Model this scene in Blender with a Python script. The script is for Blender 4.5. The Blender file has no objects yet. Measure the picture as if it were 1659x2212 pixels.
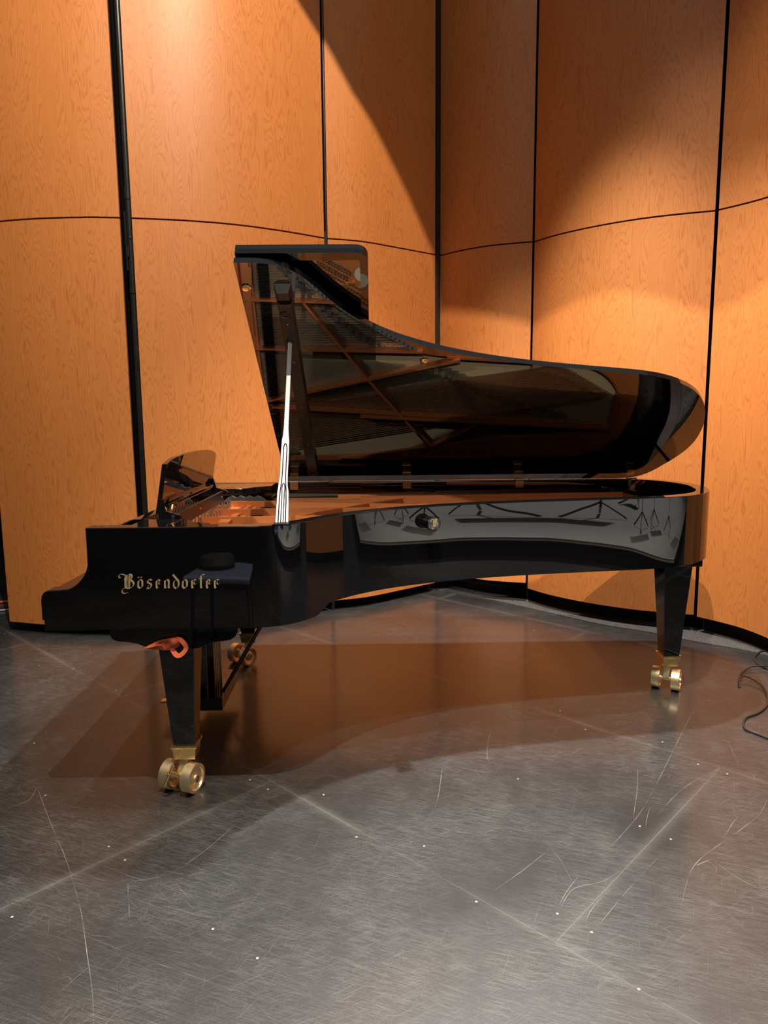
import bpy, bmesh, math, random
from mathutils import Vector, Matrix
from mathutils.geometry import tessellate_polygon
random.seed(7)
PI=math.pi
sc=bpy.context.scene
COL=sc.collection
# ------------------------------------------------------------------ camera
F=1521.75; PITCH=.138; ROLL=-.0085; YAW=.0147
CAM=Vector((1.1496,-2.3866,1.3868))
fw=Vector((0,math.cos(PITCH),-math.sin(PITCH))); up=Vector((0,math.sin(PITCH),math.cos(PITCH))); rt=Vector((1,0,0))
r2=rt*math.cos(ROLL)+up*math.sin(ROLL); u2=-rt*math.sin(ROLL)+up*math.cos(ROLL)
Rz=Matrix.Rotation(-YAW,3,'Z')
r2=Rz@r2; u2=Rz@u2; fw=Rz@fw
def ray(x,y): return fw+r2*((x-829.5)/F)-u2*((y-1106)/F)
def hz(x,y,z=0.0):
    d=ray(x,y); return CAM+d*((z-CAM.z)/d.z)
def hv(x,y,v):
    d=ray(x,y); return CAM+d*((v-CAM.y)/d.y)
cd=bpy.data.cameras.new('camera'); cam=bpy.data.objects.new('camera',cd); COL.objects.link(cam)
cam.matrix_world=Matrix(((r2.x,u2.x,-fw.x,CAM.x),(r2.y,u2.y,-fw.y,CAM.y),(r2.z,u2.z,-fw.z,CAM.z),(0,0,0,1)))
cd.sensor_fit='AUTO'; cd.sensor_width=36; cd.lens=F/2212*36; cd.clip_start=.02; cd.clip_end=100
sc.camera=cam
# ------------------------------------------------------------------ materials
def newmat(n):
    m=bpy.data.materials.new(n); m.use_nodes=True; nt=m.node_tree
    return m,nt,nt.nodes['Principled BSDF']
def pm(name,col,rough=.5,metal=0,spec=.5,coat=0,bump=None,var=0,vscale=20,em=None):
    """procedural material: noise-varied colour and roughness"""
    m,nt,b=newmat(name); N=nt.nodes; L=nt.links
    tc=N.new('ShaderNodeTexCoord'); no=N.new('ShaderNodeTexNoise'); no.inputs['Scale'].default_value=vscale; no.inputs['Detail'].default_value=4
    L.new(tc.outputs['Object'],no.inputs['Vector'])
    mx=N.new('ShaderNodeMix'); mx.data_type='RGBA'; mx.inputs[6].default_value=(*[c*(1-var) for c in col],1); mx.inputs[7].default_value=(*[min(1,c*(1+var)) for c in col],1)
    L.new(no.outputs['Fac'],mx.inputs[0]); L.new(mx.outputs[2],b.inputs['Base Color'])
    mr=N.new('ShaderNodeMapRange'); mr.inputs['To Min'].default_value=rough*(.9); mr.inputs['To Max'].default_value=min(1,rough*1.1)
    L.new(no.outputs['Fac'],mr.inputs['Value']); L.new(mr.outputs[0],b.inputs['Roughness'])
    b.inputs['Metallic'].default_value=metal; b.inputs['Specular IOR Level'].default_value=spec
    if coat: b.inputs['Coat Weight'].default_value=coat; b.inputs['Coat Roughness'].default_value=.02
    if bump:
        n2=N.new('ShaderNodeTexNoise'); n2.inputs['Scale'].default_value=bump[0]; L.new(tc.outputs['Object'],n2.inputs['Vector'])
        bp=N.new('ShaderNodeBump'); bp.inputs['Strength'].default_value=bump[1]; bp.inputs['Distance'].default_value=.002
        L.new(n2.outputs['Fac'],bp.inputs['Height']); L.new(bp.outputs[0],b.inputs['Normal'])
    if em: b.inputs['Emission Color'].default_value=(*em[0],1); b.inputs['Emission Strength'].default_value=em[1]
    return m
BLACK=pm('black_lacquer',(.004,.004,.0045),.012,0,.5)
LIDB=pm('black_lacquer_lid',(.004,.004,.004),.012,0,.5)
for _m,_i in ((BLACK,1.65),(LIDB,2.15)): _m.node_tree.nodes['Principled BSDF'].inputs['IOR'].default_value=_i
SATIN=pm('black_satin',(.012,.011,.01),.28,0,.5)
FELT=pm('black_felt',(.01,.01,.01),.9,0,.2)
BRASS=pm('polished_brass',(.90,.68,.30),.27,1,.5,var=.06,vscale=60)
BRASSW=pm('worn_brass',(.95,.73,.45),.44,1,.5,var=.18,vscale=90)
BRASSD=pm('aged_brass',(.55,.38,.2),.3,1,.5,var=.1,vscale=60)
PLATE=pm('bronze_plate',(.60,.20,.062),.33,.55,.5,var=.06,vscale=8)
SPRUCE=pm('soundboard_spruce',(.42,.33,.2),.35,0,.5,var=.12,vscale=14)
BRIDGE=pm('bridge_wood',(.30,.2,.11),.5,0,.4)
STEEL=pm('steel',(.62,.6,.56),.28,1)
COPPERW=pm('copper_wire',(.62,.42,.27),.35,1)
GOLD=pm('gold_lettering',(.74,.57,.30),.32,.5)
SILVER=pm('prop_silver',(.215,.21,.205),.38,.4,.5)
GREYFELT=pm('grey_felt',(.11,.115,.12),.8)
DARKFELT=pm('dark_felt',(.035,.036,.038),.8)
REDFELT=pm('red_felt',(.3,.03,.02),.9)
STRAP=pm('orange_fabric',(.62,.12,.05),.75,0,.3,bump=(900,.4),var=.12,vscale=300)
RUBBER=pm('cable_rubber',(.03,.022,.02),.38,0,.5)
BLKMET=pm('black_metal',(.012,.012,.012),.32,0,.5,var=.2)
KICK=pm('black_kickboard',(.004,.004,.004),.6,0,.25)
VOID=pm('black_backing',(.002,.002,.002),.9,0,.1)
REDC=pm('red_cable',(.5,.03,.03),.4)
BLUES=pm('blue_seat',(.14,.175,.26),.16,0,.6)
HATM=pm('hat_felt',(.01,.01,.01),.7)
RISER=pm('grey_riser_top',(.42,.42,.40),.55,0,.4,var=.08,vscale=3)
WHITEK=pm('pale_edge_line',(.6,.6,.58),.5)
IVORY=pm('ivory_key',(.8,.78,.7),.25)
LAMP=pm('lamp_lens',(.9,.9,.85),.3,em=((1,.8,.55),4))

def wood():
    m,nt,b=newmat('laminated_wood'); N=nt.nodes; L=nt.links
    uv=N.new('ShaderNodeUVMap'); 
    def mapping(sx,sy):
        mp=N.new('ShaderNodeMapping'); mp.inputs['Scale'].default_value=(sx,sy,1); L.new(uv.outputs[0],mp.inputs['Vector']); return mp
    def noise(mp,s,d,r=.5):
        n=N.new('ShaderNodeTexNoise'); n.inputs['Scale'].default_value=s; n.inputs['Detail'].default_value=d; n.inputs['Roughness'].default_value=r; L.new(mp.outputs[0],n.inputs['Vector']); return n
    def math_(op,a,b_=None,c=None):
        x=N.new('ShaderNodeMath'); x.operation=op
        for i,k in enumerate((a,b_,c)):
            if k is None: continue
            if isinstance(k,(int,float)): x.inputs[i].default_value=k
            else: L.new(k,x.inputs[i])
        return x.outputs[0]
    mp=mapping(5.4,.72); n=noise(mp,1.0,3.6,.46)
    mp2=mapping(26,3.0); n2=noise(mp2,1.0,2)
    h=math_('ADD',math_('MULTIPLY',n.outputs['Fac'],40),math_('MULTIPLY',n2.outputs['Fac'],1.1))
    fr=math_('FRACT',h)
    # sharp dark edge then slow fade: rotary cut growth lines
    ramp=N.new('ShaderNodeValToRGB'); e=ramp.color_ramp.elements
    e[0].position=0; e[0].color=(.75,.75,.75,1); e[1].position=.22; e[1].color=(.12,.12,.12,1)
    x=ramp.color_ramp.elements.new(.80); x.color=(0,0,0,1); x=ramp.color_ramp.elements.new(1.0); x.color=(.75,.75,.75,1)
    L.new(fr,ramp.inputs[0])
    mp3=mapping(160,5); n3=noise(mp3,1.0,3)
    mp4=mapping(1.3,.4); n4=noise(mp4,1.0,2)
    amt=math_('MULTIPLY',ramp.outputs[0],math_('MULTIPLY_ADD',n2.outputs['Fac'],1.2,.1))
    amt=math_('ADD',amt,math_('MULTIPLY',math_('SUBTRACT',n3.outputs['Fac'],.5),.35))
    amt=math_('ADD',amt,math_('MULTIPLY',math_('SUBTRACT',n4.outputs['Fac'],.5),.35))
    mx=N.new('ShaderNodeMix'); mx.data_type='RGBA'; mx.clamp_factor=True
    mx.inputs[6].default_value=(.57,.208,.053,1); mx.inputs[7].default_value=(.36,.100,.020,1)
    L.new(amt,mx.inputs[0]); L.new(mx.outputs[2],b.inputs['Base Color'])
    b.inputs['Roughness'].default_value=.46; b.inputs['Specular IOR Level'].default_value=.5
    bp=N.new('ShaderNodeBump'); bp.inputs['Strength'].default_value=.12; bp.inputs['Distance'].default_value=.001
    L.new(n3.outputs['Fac'],bp.inputs['Height']); L.new(bp.outputs[0],b.inputs['Normal'])
    return m
WOOD=wood()

# floor board grid (measured): d along the long seams, p across
DX,DY=.7145,-.6997
def floor_mat():
    m,nt,b=newmat('worn_black_hardboard'); N=nt.nodes; L=nt.links
    geo=N.new('ShaderNodeNewGeometry')
    def math_(op,a,b_=None,c=None):
        x=N.new('ShaderNodeMath'); x.operation=op
        for i,k in enumerate((a,b_,c)):
            if k is None: continue
            if isinstance(k,(int,float)): x.inputs[i].default_value=k
            else: L.new(k,x.inputs[i])
        return x.outputs[0]
    sep=N.new('ShaderNodeSeparateXYZ'); L.new(geo.outputs['Position'],sep.inputs[0])
    X,Y=sep.outputs[0],sep.outputs[1]
    t=math_('ADD',math_('MULTIPLY',X,DX),math_('MULTIPLY',Y,DY))
    p=math_('ADD',math_('MULTIPLY',X,-DY),math_('MULTIPLY',Y,DX))
    # long seams at p=.629+1.26k
    q=math_('DIVIDE',math_('SUBTRACT',p,.629),1.26)
    row=math_('FLOOR',q); fq=math_('SUBTRACT',q,row)
    dl=math_('MULTIPLY',math_('MINIMUM',fq,math_('SUBTRACT',1,fq)),1.26)
    # cross seams: even rows offset 1.65, odd rows .425
    odd=math_('MODULO',math_('ABSOLUTE',row),2)
    off=math_('MULTIPLY_ADD',odd,-1.22,1.65)
    s=math_('DIVIDE',math_('SUBTRACT',t,off),2.44)
    rs=math_('FLOOR',s); fs=math_('SUBTRACT',s,rs)
    dc=math_('MULTIPLY',math_('MINIMUM',fs,math_('SUBTRACT',1,fs)),2.44)
    d=math_('MINIMUM',dl,dc)
    seam=math_('LESS_THAN',d,.0010)
    nz=N.new('ShaderNodeTexNoise'); nz.inputs['Scale'].default_value=1.6; nz.inputs['Detail'].default_value=3
    L.new(geo.outputs['Position'],nz.inputs['Vector'])
    # pale wear hugging the seams
    wear=N.new('ShaderNodeMapRange'); wear.inputs['From Min'].default_value=0; wear.inputs['From Max'].default_value=.045; wear.inputs['To Min'].default_value=1; wear.inputs['To Max'].default_value=0
    L.new(d,wear.inputs['Value'])
    wearm=math_('MULTIPLY',math_('POWER',wear.outputs[0],2),math_('SUBTRACT',math_('MULTIPLY',nz.outputs['Fac'],2.6),1.1))
    # scratch layers
    acc=None
    for k,(ang,sx,sy,th) in enumerate([(.42,8,800,.60),(.30,11,950,.60),(-.5,7,700,.64),(1.2,7,600,.68),(-1.15,5,440,.68),(.8,8,560,.67),(0.02,6,560,.68),(-.3,16,700,.66),(.55,18,700,.66),(1.6,16,720,.67)]):
        mp=N.new('ShaderNodeMapping'); mp.inputs['Rotation'].default_value=(0,0,ang); mp.inputs['Location'].default_value=(k*3.7,k*1.9,0)
        L.new(geo.outputs['Position'],mp.inputs['Vector'])
        mp2=N.new('ShaderNodeMapping'); mp2.inputs['Scale'].default_value=(sx,sy,1); L.new(mp.outputs[0],mp2.inputs['Vector'])
        n=N.new('ShaderNodeTexNoise'); n.inputs['Scale'].default_value=1; n.inputs['Detail'].default_value=1.5; n.inputs['Distortion'].default_value=.15
        L.new(mp2.outputs[0],n.inputs['Vector'])
        r=N.new('ShaderNodeMapRange'); r.inputs['From Min'].default_value=th; r.inputs['From Max'].default_value=th+.07; L.new(n.outputs['Fac'],r.inputs['Value'])
        acc=r.outputs[0] if acc is None else math_('MAXIMUM',acc,r.outputs[0])
    zone=N.new('ShaderNodeTexNoise'); zone.inputs['Scale'].default_value=2.3; zone.inputs['Detail'].default_value=2; L.new(geo.outputs['Position'],zone.inputs['Vector'])
    zr=N.new('ShaderNodeMapRange'); zr.inputs['From Min'].default_value=.32; zr.inputs['From Max'].default_value=.66; zr.inputs['To Min'].default_value=.15; zr.inputs['To Max'].default_value=1; L.new(zone.outputs['Fac'],zr.inputs['Value'])
    scr=math_('MULTIPLY',acc,zr.outputs[0])
    fine=N.new('ShaderNodeTexNoise'); fine.inputs['Scale'].default_value=230; fine.inputs['Detail'].default_value=2; L.new(geo.outputs['Position'],fine.inputs['Vector'])
    fr=math_('MULTIPLY',math_('SUBTRACT',fine.outputs['Fac'],.5),.10)
    amt=math_('ADD',math_('MULTIPLY',scr,.18),math_('MULTIPLY',math_('MAXIMUM',wearm,0),.13))
    amt=math_('ADD',amt,math_('MAXIMUM',fr,0))
    mx=N.new('ShaderNodeMix'); mx.data_type='RGBA'; mx.clamp_factor=True
    mx.inputs[6].default_value=(.010,.010,.0103,1); mx.inputs[7].default_value=(.50,.53,.50,1); L.new(amt,mx.inputs[0])
    mx2=N.new('ShaderNodeMix'); mx2.data_type='RGBA'; mx2.inputs[7].default_value=(.16,.15,.125,1)
    bright=math_('MULTIPLY',seam,math_('MULTIPLY_ADD',nz.outputs['Fac'],1.6,-.35))
    L.new(bright,mx2.inputs[0]); mx2.clamp_factor=True; L.new(mx.outputs[2],mx2.inputs[6]); L.new(mx2.outputs[2],b.inputs['Base Color'])
    rg=N.new('ShaderNodeMapRange'); rg.inputs['To Min'].default_value=.38; rg.inputs['To Max'].default_value=.50; L.new(zone.outputs['Fac'],rg.inputs['Value'])
    L.new(rg.outputs[0],b.inputs['Roughness'])
    b.inputs['Specular IOR Level'].default_value=.9; b.inputs['Coat Weight'].default_value=.7; b.inputs['Coat Roughness'].default_value=.16
    bp=N.new('ShaderNodeBump'); bp.inputs['Strength'].default_value=.25; bp.inputs['Distance'].default_value=.0006
    L.new(scr,bp.inputs['Height']); L.new(bp.outputs[0],b.inputs['Normal'])
    return m
FLOOR=floor_mat()
def scratch_mat():
    m,nt,b=newmat('pale_scratch'); N=nt.nodes; L=nt.links
    b.inputs['Base Color'].default_value=(.5,.47,.42,1); b.inputs['Roughness'].default_value=.6
    out=N['Material Output']; tr=N.new('ShaderNodeBsdfTransparent'); mx=N.new('ShaderNodeMixShader')
    no=N.new('ShaderNodeTexNoise'); no.inputs['Scale'].default_value=9; g=N.new('ShaderNodeNewGeometry'); L.new(g.outputs['Position'],no.inputs['Vector'])
    mr=N.new('ShaderNodeMapRange'); mr.inputs['From Min'].default_value=.35; mr.inputs['From Max'].default_value=.7; mr.inputs["To Min"].default_value=.03; mr.inputs["To Max"].default_value=.45
    L.new(no.outputs['Fac'],mr.inputs['Value']); L.new(mr.outputs[0],mx.inputs[0]); L.new(tr.outputs[0],mx.inputs[1]); L.new(b.outputs[0],mx.inputs[2]); L.new(mx.outputs[0],out.inputs['Surface'])
    return m
SCRATCH=scratch_mat()
SCREW=pm('screw_head',(.36,.32,.25),.5)
def carpet_mat():
    m,nt,b=newmat('charcoal_carpet'); N=nt.nodes; L=nt.links
    g=N.new('ShaderNodeNewGeometry'); n=N.new('ShaderNodeTexNoise'); n.inputs['Scale'].default_value=210; n.inputs['Detail'].default_value=3; L.new(g.outputs['Position'],n.inputs['Vector'])
    r=N.new('ShaderNodeValToRGB'); r.color_ramp.elements[0].position=.42; r.color_ramp.elements[0].color=(.022,.021,.020,1); r.color_ramp.elements[1].position=.68; r.color_ramp.elements[1].color=(.13,.125,.12,1)
    L.new(n.outputs['Fac'],r.inputs[0]); L.new(r.outputs[0],b.inputs['Base Color']); b.inputs['Roughness'].default_value=.95
    bp=N.new('ShaderNodeBump'); bp.inputs['Strength'].default_value=.6; bp.inputs['Distance'].default_value=.004; L.new(n.outputs['Fac'],bp.inputs['Height']); L.new(bp.outputs[0],b.inputs['Normal'])
    return m
CARPET=carpet_mat()

# ------------------------------------------------------------------ mesh helpers
class MB:
    def __init__(s): s.v=[]; s.f=[]; s.m=[]; s.uv={}
    def add(s,vs,fs,mi=0):
        o=len(s.v); s.v+= [tuple(v) for v in vs]
        for f in fs: s.f.append([i+o for i in f]); s.m.append(mi)
        return o
    def box(s,c,sz,R=None,mi=0,taper=None):
        vs=[]
        for k in (-1,1):
            for j in (-1,1):
                for i in (-1,1):
                    sx,sy=sz[0],sz[1]
                    if taper and k<0: sx*=taper; sy*=taper
                    p=Vector((i*sx/2,j*sy/2,k*sz[2]/2))
                    if R: p=R@p
                    vs.append(Vector(c)+p)
        s.add(vs,[(0,2,3,1),(4,5,7,6),(0,1,5,4),(2,6,7,3),(0,4,6,2),(1,3,7,5)],mi)
    def cyl(s,a,b,r0,r1=None,n=16,mi=0,caps=True):
        a=Vector(a); b=Vector(b); r1=r0 if r1 is None else r1
        d=(b-a).normalized(); q=d.orthogonal().normalized(); w=d.cross(q)
        vs=[]
        for p,r in ((a,r0),(b,r1)):
            for i in range(n): t=2*PI*i/n; vs.append(p+q*(r*math.cos(t))+w*(r*math.sin(t)))
        fs=[(i,(i+1)%n,n+(i+1)%n,n+i) for i in range(n)]
        if caps: fs+= [tuple(range(n))[::-1],tuple(range(n,2*n))]
        s.add(vs,fs,mi)
    def lathe(s,c,ax,prof,n=32,mi=0):
        """prof: (offset along axis, radius) closed loop of points"""
        c=Vector(c); d=Vector(ax).normalized(); q=d.orthogonal().normalized(); w=d.cross(q)
        vs=[]; m=len(prof)
        for i in range(n):
            t=2*PI*i/n; e=q*math.cos(t)+w*math.sin(t)
            for (o,r) in prof: vs.append(c+d*o+e*r)
        fs=[]
        for i in range(n):
            for j in range(m):
                a=i*m+j; b=i*m+(j+1)%m; c2=((i+1)%n)*m+(j+1)%m; d2=((i+1)%n)*m+j
                fs.append((a,b,c2,d2))
        s.add(vs,fs,mi)
    def tube(s,pts,r,n=8,mi=0,closed=False):
        pts=[Vector(p) for p in pts]; vs=[]; m=len(pts); prev=None
        for i,p in enumerate(pts):
            t=(pts[min(i+1,m-1)]-pts[max(i-1,0)]).normalized()
            if prev is None: q=t.orthogonal().normalized()
            else: q=(prev-t*prev.dot(t)).normalized()
            prev=q; w=t.cross(q)
            for k in range(n): a=2*PI*k/n; vs.append(p+q*(r*math.cos(a))+w*(r*math.sin(a)))
        fs=[]
        for i in range(m-1):
            for k in range(n): fs.append((i*n+k,i*n+(k+1)%n,(i+1)*n+(k+1)%n,(i+1)*n+k))
        fs+= [tuple(range(n))[::-1],tuple(range((m-1)*n,m*n))]
        s.add(vs,fs,mi)
    def prism(s,poly,fn,a,b,mi=0,holes=None):
        """poly 2D list; fn(x,y,h)->3D; between heights a,b; tessellated caps, optional holes"""
        loops=[poly]+(holes or [])
        flat=[p for l in loops for p in l]; n=len(flat)
        vs=[fn(p[0],p[1],a) for p in flat]+[fn(p[0],p[1],b) for p in flat]
        if holes or n>12: tris=tessellate_polygon([[Vector((p[0],p[1],0)) for p in l] for l in loops])
        else: tris=[tuple(range(n))]
        fs=[tuple(t) for t in tris]+[tuple(n+i for i in reversed(t)) for t in tris]
        o=0
        for l in loops:
            m=len(l)
            for i in range(m): fs.append((o+i,o+(i+1)%m,n+o+(i+1)%m,n+o+i))
            o+=m
        s.add(vs,fs,mi)
    def build(s,name,mats,parent=None,smooth=True,bevel=0,angle=35,segs=2,loc=None):
        me=bpy.data.meshes.new(name)
        base=Vector(loc) if loc is not None else Vector((0,0,0))
        par=parent.matrix_world.translation.copy() if parent else Vector((0,0,0))
        if parent: par=Vector(GL[parent.name])
        org=base if loc is not None else (par if parent else Vector((0,0,0)))
        me.from_pydata([Vector(v)-org for v in s.v],[],s.f)
        if not isinstance(mats,(list,tuple)): mats=[mats]
        for m in mats: me.materials.append(m)
        for p,mi in zip(me.polygons,s.m): p.material_index=mi
        bm=bmesh.new(); bm.from_mesh(me); bmesh.ops.remove_doubles(bm,verts=bm.verts,dist=1e-6); bmesh.ops.recalc_face_normals(bm,faces=bm.faces)
        if smooth:
            for f in bm.faces: f.smooth=True
            for e in bm.edges:
                if len(e.link_faces)==2 and e.calc_face_angle(0)>math.radians(angle): e.smooth=False
        bm.to_mesh(me); bm.free()
        o=bpy.data.objects.new(name,me); COL.objects.link(o)
        if parent:
            o.parent=parent; o.location=org-par
        else: o.location=org
        GL[o.name]=org
        if bevel:
            md=o.modifiers.new('bevel','BEVEL'); md.width=bevel; md.segments=segs; md.limit_method='ANGLE'; md.angle_limit=math.radians(angle); md.harden_normals=True
        return o
GL={}
def empty(name,loc):
    o=bpy.data.objects.new(name,None); COL.objects.link(o); o.location=loc; o.empty_display_size=.1; GL[o.name]=Vector(loc); return o
def tag(o,label=None,cat=None,group=None,kind=None):
    if label: o['label']=label
    if cat: o['category']=cat
    if group: o['group']=group
    if kind: o['kind']=kind
    return o
def catmull(P,step=.012,closed=False):
    out=[]; n=len(P)
    for i in range(n-1):
        p0=Vector(P[max(i-1,0)]); p1=Vector(P[i]); p2=Vector(P[i+1]); p3=Vector(P[min(i+2,n-1)])
        def tj(a,b): return max((b-a).length,1e-6)**.5
        t0=0; t1=tj(p0,p1) if i>0 else tj(p1,p2); t2=t1+tj(p1,p2); t3=t2+(tj(p2,p3) if i<n-2 else tj(p1,p2))
        if i==0: p0=p1-(p2-p1)
        if i==n-2: p3=p2+(p2-p1)
        k=max(1,int((p2-p1).length/step))
        for j in range(k):
            t=t1+(t2-t1)*j/k
            A1=p0*((t1-t)/(t1-t0))+p1*((t-t0)/(t1-t0)); A2=p1*((t2-t)/(t2-t1))+p2*((t-t1)/(t2-t1)); A3=p2*((t3-t)/(t3-t2))+p3*((t-t2)/(t3-t2))
            B1=A1*((t2-t)/(t2-t0))+A2*((t-t0)/(t2-t0)); B2=A2*((t3-t)/(t3-t1))+A3*((t-t1)/(t3-t1))
            out.append(B1*((t2-t)/(t2-t1))+B2*((t-t1)/(t2-t1)))
    out.append(Vector(P[-1])); return out
def smooth_line(P,it):
    P=[p.copy() for p in P]
    for _ in range(it):
        Q=[p.copy() for p in P]
        for i in range(1,len(P)-1): Q[i]=(P[i-1]+P[i]*2+P[i+1])/4
        P=Q
    return P
def offset_line(P,d):
    out=[]; n=len(P)
    for i,p in enumerate(P):
        t=(P[min(i+1,n-1)]-P[max(i-1,0)]).normalized(); out.append(p+Vector((-t.y,t.x))*d)
    return out

# ------------------------------------------------------------------ room: floor, walls, carpet
S=[(-1.0317,1.9901),(-.8466,1.9433),(-.6478,1.9180),(-.4588,1.9112),(-.3087,1.9229),(-.2405,1.9335),(.0538,1.9882),(.31,2.0739),(.5692,2.2191),(.844,2.4228),(.8674,2.4354),(1.0837,2.5144),(1.3381,2.7044),(1.6148,2.9256),(1.6304,2.987),(1.798,2.7843),(1.9724,2.6498),(2.0903,2.6001),(2.2375,2.5504),(2.253,2.5514),(2.3495,2.3789),(2.5727,2.1343),(2.7968,1.9726),(2.9576,1.8975),(3.1311,1.8332),(3.1437,1.8157),(3.2177,1.7173),(3.2967,1.5828),(3.3425,1.4006)]
KW=.99/.9744
def WS(p): return (CAM.x+(p[0]-CAM.x)*KW,CAM.y+(p[1]-CAM.y)*KW)
S=[WS(p) for p in S]
TOPZ=4.9
def wall(name,pts,seed,zb0=.118):
    """curved laminated panel pair: lower and upper board with an open joint, black backing"""
    c=smooth_line(catmull([Vector(p) for p in pts],.02),12)
    r=empty(name,(c[len(c)//2].x,c[len(c)//2].y,0)); tag(r,kind='structure')
    back=offset_line(c,.022)
    for nm,z0,z1 in (('lower_panel',zb0,2.543),('upper_panel',2.553,TOPZ)):
        me=bpy.data.meshes.new(nm); vs=[]; fs=[]; n=len(c); org=GL[r.name]
        s=[0]
        for i in range(1,n): s.append(s[-1]+(c[i]-c[i-1]).length)
        for row in (c,back):
            for z in (z0,z1):
                for p in row: vs.append(Vector((p.x,p.y,z))-org)
        for i in range(n-1):
            fs.append((i,i+1,n+i+1,n+i)); fs.append((2*n+i+1,2*n+i,3*n+i,3*n+i+1))
            fs.append((n+i,n+i+1,3*n+i+1,3*n+i)); fs.append((i+1,i,2*n+i,2*n+i+1))
        fs.append((0,n,3*n,2*n)); fs.append((n-1,2*n+n-1,4*n-1,2*n-1))
        me.from_pydata(vs,[],fs); uvl=me.uv_layers.new(name='UVMap')
        for poly in me.polygons:
            for li in poly.loop_indices:
                vi=me.loops[li].vertex_index; k=vi%n; zz=vs[vi].z
                uvl.data[li].uv=(s[k]+seed*7.31,zz+seed*3.17+(11 if nm[0]=='u' else 0))
        me.materials.append(WOOD)
        bm=bmesh.new(); bm.from_mesh(me); bmesh.ops.recalc_face_normals(bm,faces=bm.faces)
        for f in bm.faces: f.smooth=True
        for e in bm.edges:
            if len(e.link_faces)==2 and e.calc_face_angle(0)>.6: e.smooth=False
        bm.to_mesh(me); bm.free()
        o=bpy.data.objects.new(nm,me); COL.objects.link(o); o.parent=r
    mb=MB(); b1=offset_line(c,.05); b2=offset_line(c,.075); n=len(c)
    poly=[(p.x,p.y) for p in b1]+[(p.x,p.y) for p in reversed(b2)]
    mb.prism(poly,lambda x,y,h:(x,y,h),.1,TOPZ)
    mb.build('backing',VOID,r)
    return c
P1=[WS((-1.200,2.045))]+S[:5]
c1=wall('wall_left',P1,1,.066)
c2=wall('wall_center_left',S[5:10],2,.078)
c3=wall('wall_back_left',S[10:14],3,.072)
c4=wall('wall_back_right',[WS((1.655,2.955))]+S[15:19],4,.155)
c5=wall('wall_center_right',S[19:25],5,.115)
c6=wall('wall_right',S[25:]+[WS((3.36,1.25)),WS((3.37,1.08))],6,.108)
c7=wall('wall_far_right',[(4.3,1.5),(4.6,1.25),(4.85,.85),(5.0,.35)],8,.108)
mb=MB(); mb.box((1,4.6,3.5),(18,.1,7)); mb.box((-8,0,3.5),(.1,16,7)); tag(mb.build('wall_dark_drape',pm('black_drape_back',(.008,.008,.008),.9,0,.2)),kind='structure')
# black recessed kickboards
def kick(name,cs,t=.05):
    mb=MB()
    for c,d in cs:
        a=offset_line(c,d); b=offset_line(c,d+t)
        a[0]-= (a[1]-a[0]).normalized()*.03; a[-1]+=(a[-1]-a[-2]).normalized()*.03
        b[0]-= (b[1]-b[0]).normalized()*.03; b[-1]+=(b[-1]-b[-2]).normalized()*.03
        mb.prism([(p.x,p.y) for p in a]+[(p.x,p.y) for p in reversed(b)],lambda x,y,h:(x,y,h),0,.30)
    return tag(mb.build(name,KICK),kind='structure')
kick('baseboard_left',[(c1,.16),(c2,.12),(c3,.12)]); kick('baseboard_right',[(c4,.18),(c5,.14),(c6,.09)]); kick('baseboard_far_right',[(c7,.09)])
# dark strip where the two walls meet, and backing over the joints
mb=MB(); mb.box((*WS((1.640,2.992)),TOPZ/2+.05),(.045,.05,TOPZ-.1),Matrix.Rotation(-.8,3,'Z')); tag(mb.build('trim_1',pm('dark_edge_strip',(.06,.035,.022),.5)),kind='structure')
# black curtain behind everything so no light comes through the joints
mb=MB(); mb.box((*WS((-.27,2.10)),2.5),(.5,.02,5.0),Matrix.Rotation(.15,3,'Z')); tag(mb.build('trim_2',VOID),kind='structure')
mb=MB(); mb.box((*WS((.86,2.60)),2.5),(.3,.02,5.0),Matrix.Rotation(.6,3,'Z')); tag(mb.build('trim_3',VOID),kind='structure')
mb=MB(); mb.box((*WS((2.26,2.66)),2.5),(.3,.02,5.0),Matrix.Rotation(-.7,3,'Z')); tag(mb.build('trim_4',VOID),kind='structure')
mb=MB(); mb.box((*WS((3.20,1.90)),2.5),(.3,.02,5.0),Matrix.Rotation(-.8,3,'Z')); tag(mb.build('trim_5',VOID),kind='structure')
# support poles standing in the open joints
def pole(x,y,r,label,fit):
    t=empty('support_pole',(x,y,0)); tag(t,label,'pole')
    mb=MB(); mb.cyl((x,y,0),(x,y,TOPZ),r,n=24); mb.build('tube',BLKMET,t)
    for za,zb in ((2.66,2.74),(2.12,2.16)):
        mb=MB(); mb.cyl((x,y,za),(x,y,zb),r*1.17,n=24); mb.build('collar',BLKMET,t)
    mb=MB(); mb.box((x-r*.9,y-.01,2.42),(.008,.03,.34)); mb.box((x-r*.5,y-r-.004,2.36),(.014,.006,.06)); mb.build('latch_plate',BLKMET,t)
    mb=MB(); d=(CAM-Vector((x,y,2.45))).normalized(); mb.cyl(Vector((x,y,2.45))+d*r,Vector((x,y,2.45))+d*(r+.006),.006,n=12); mb.build('bolt',STEEL,t)
    return t
pole(*WS((-.266,1.968)),.021,'thick black metal pole in the wide joint between the two left wood panels',1)
pole(*WS((.858,2.448)),.009,'thin black metal pole in the narrow joint above the raised piano lid',0)

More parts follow.
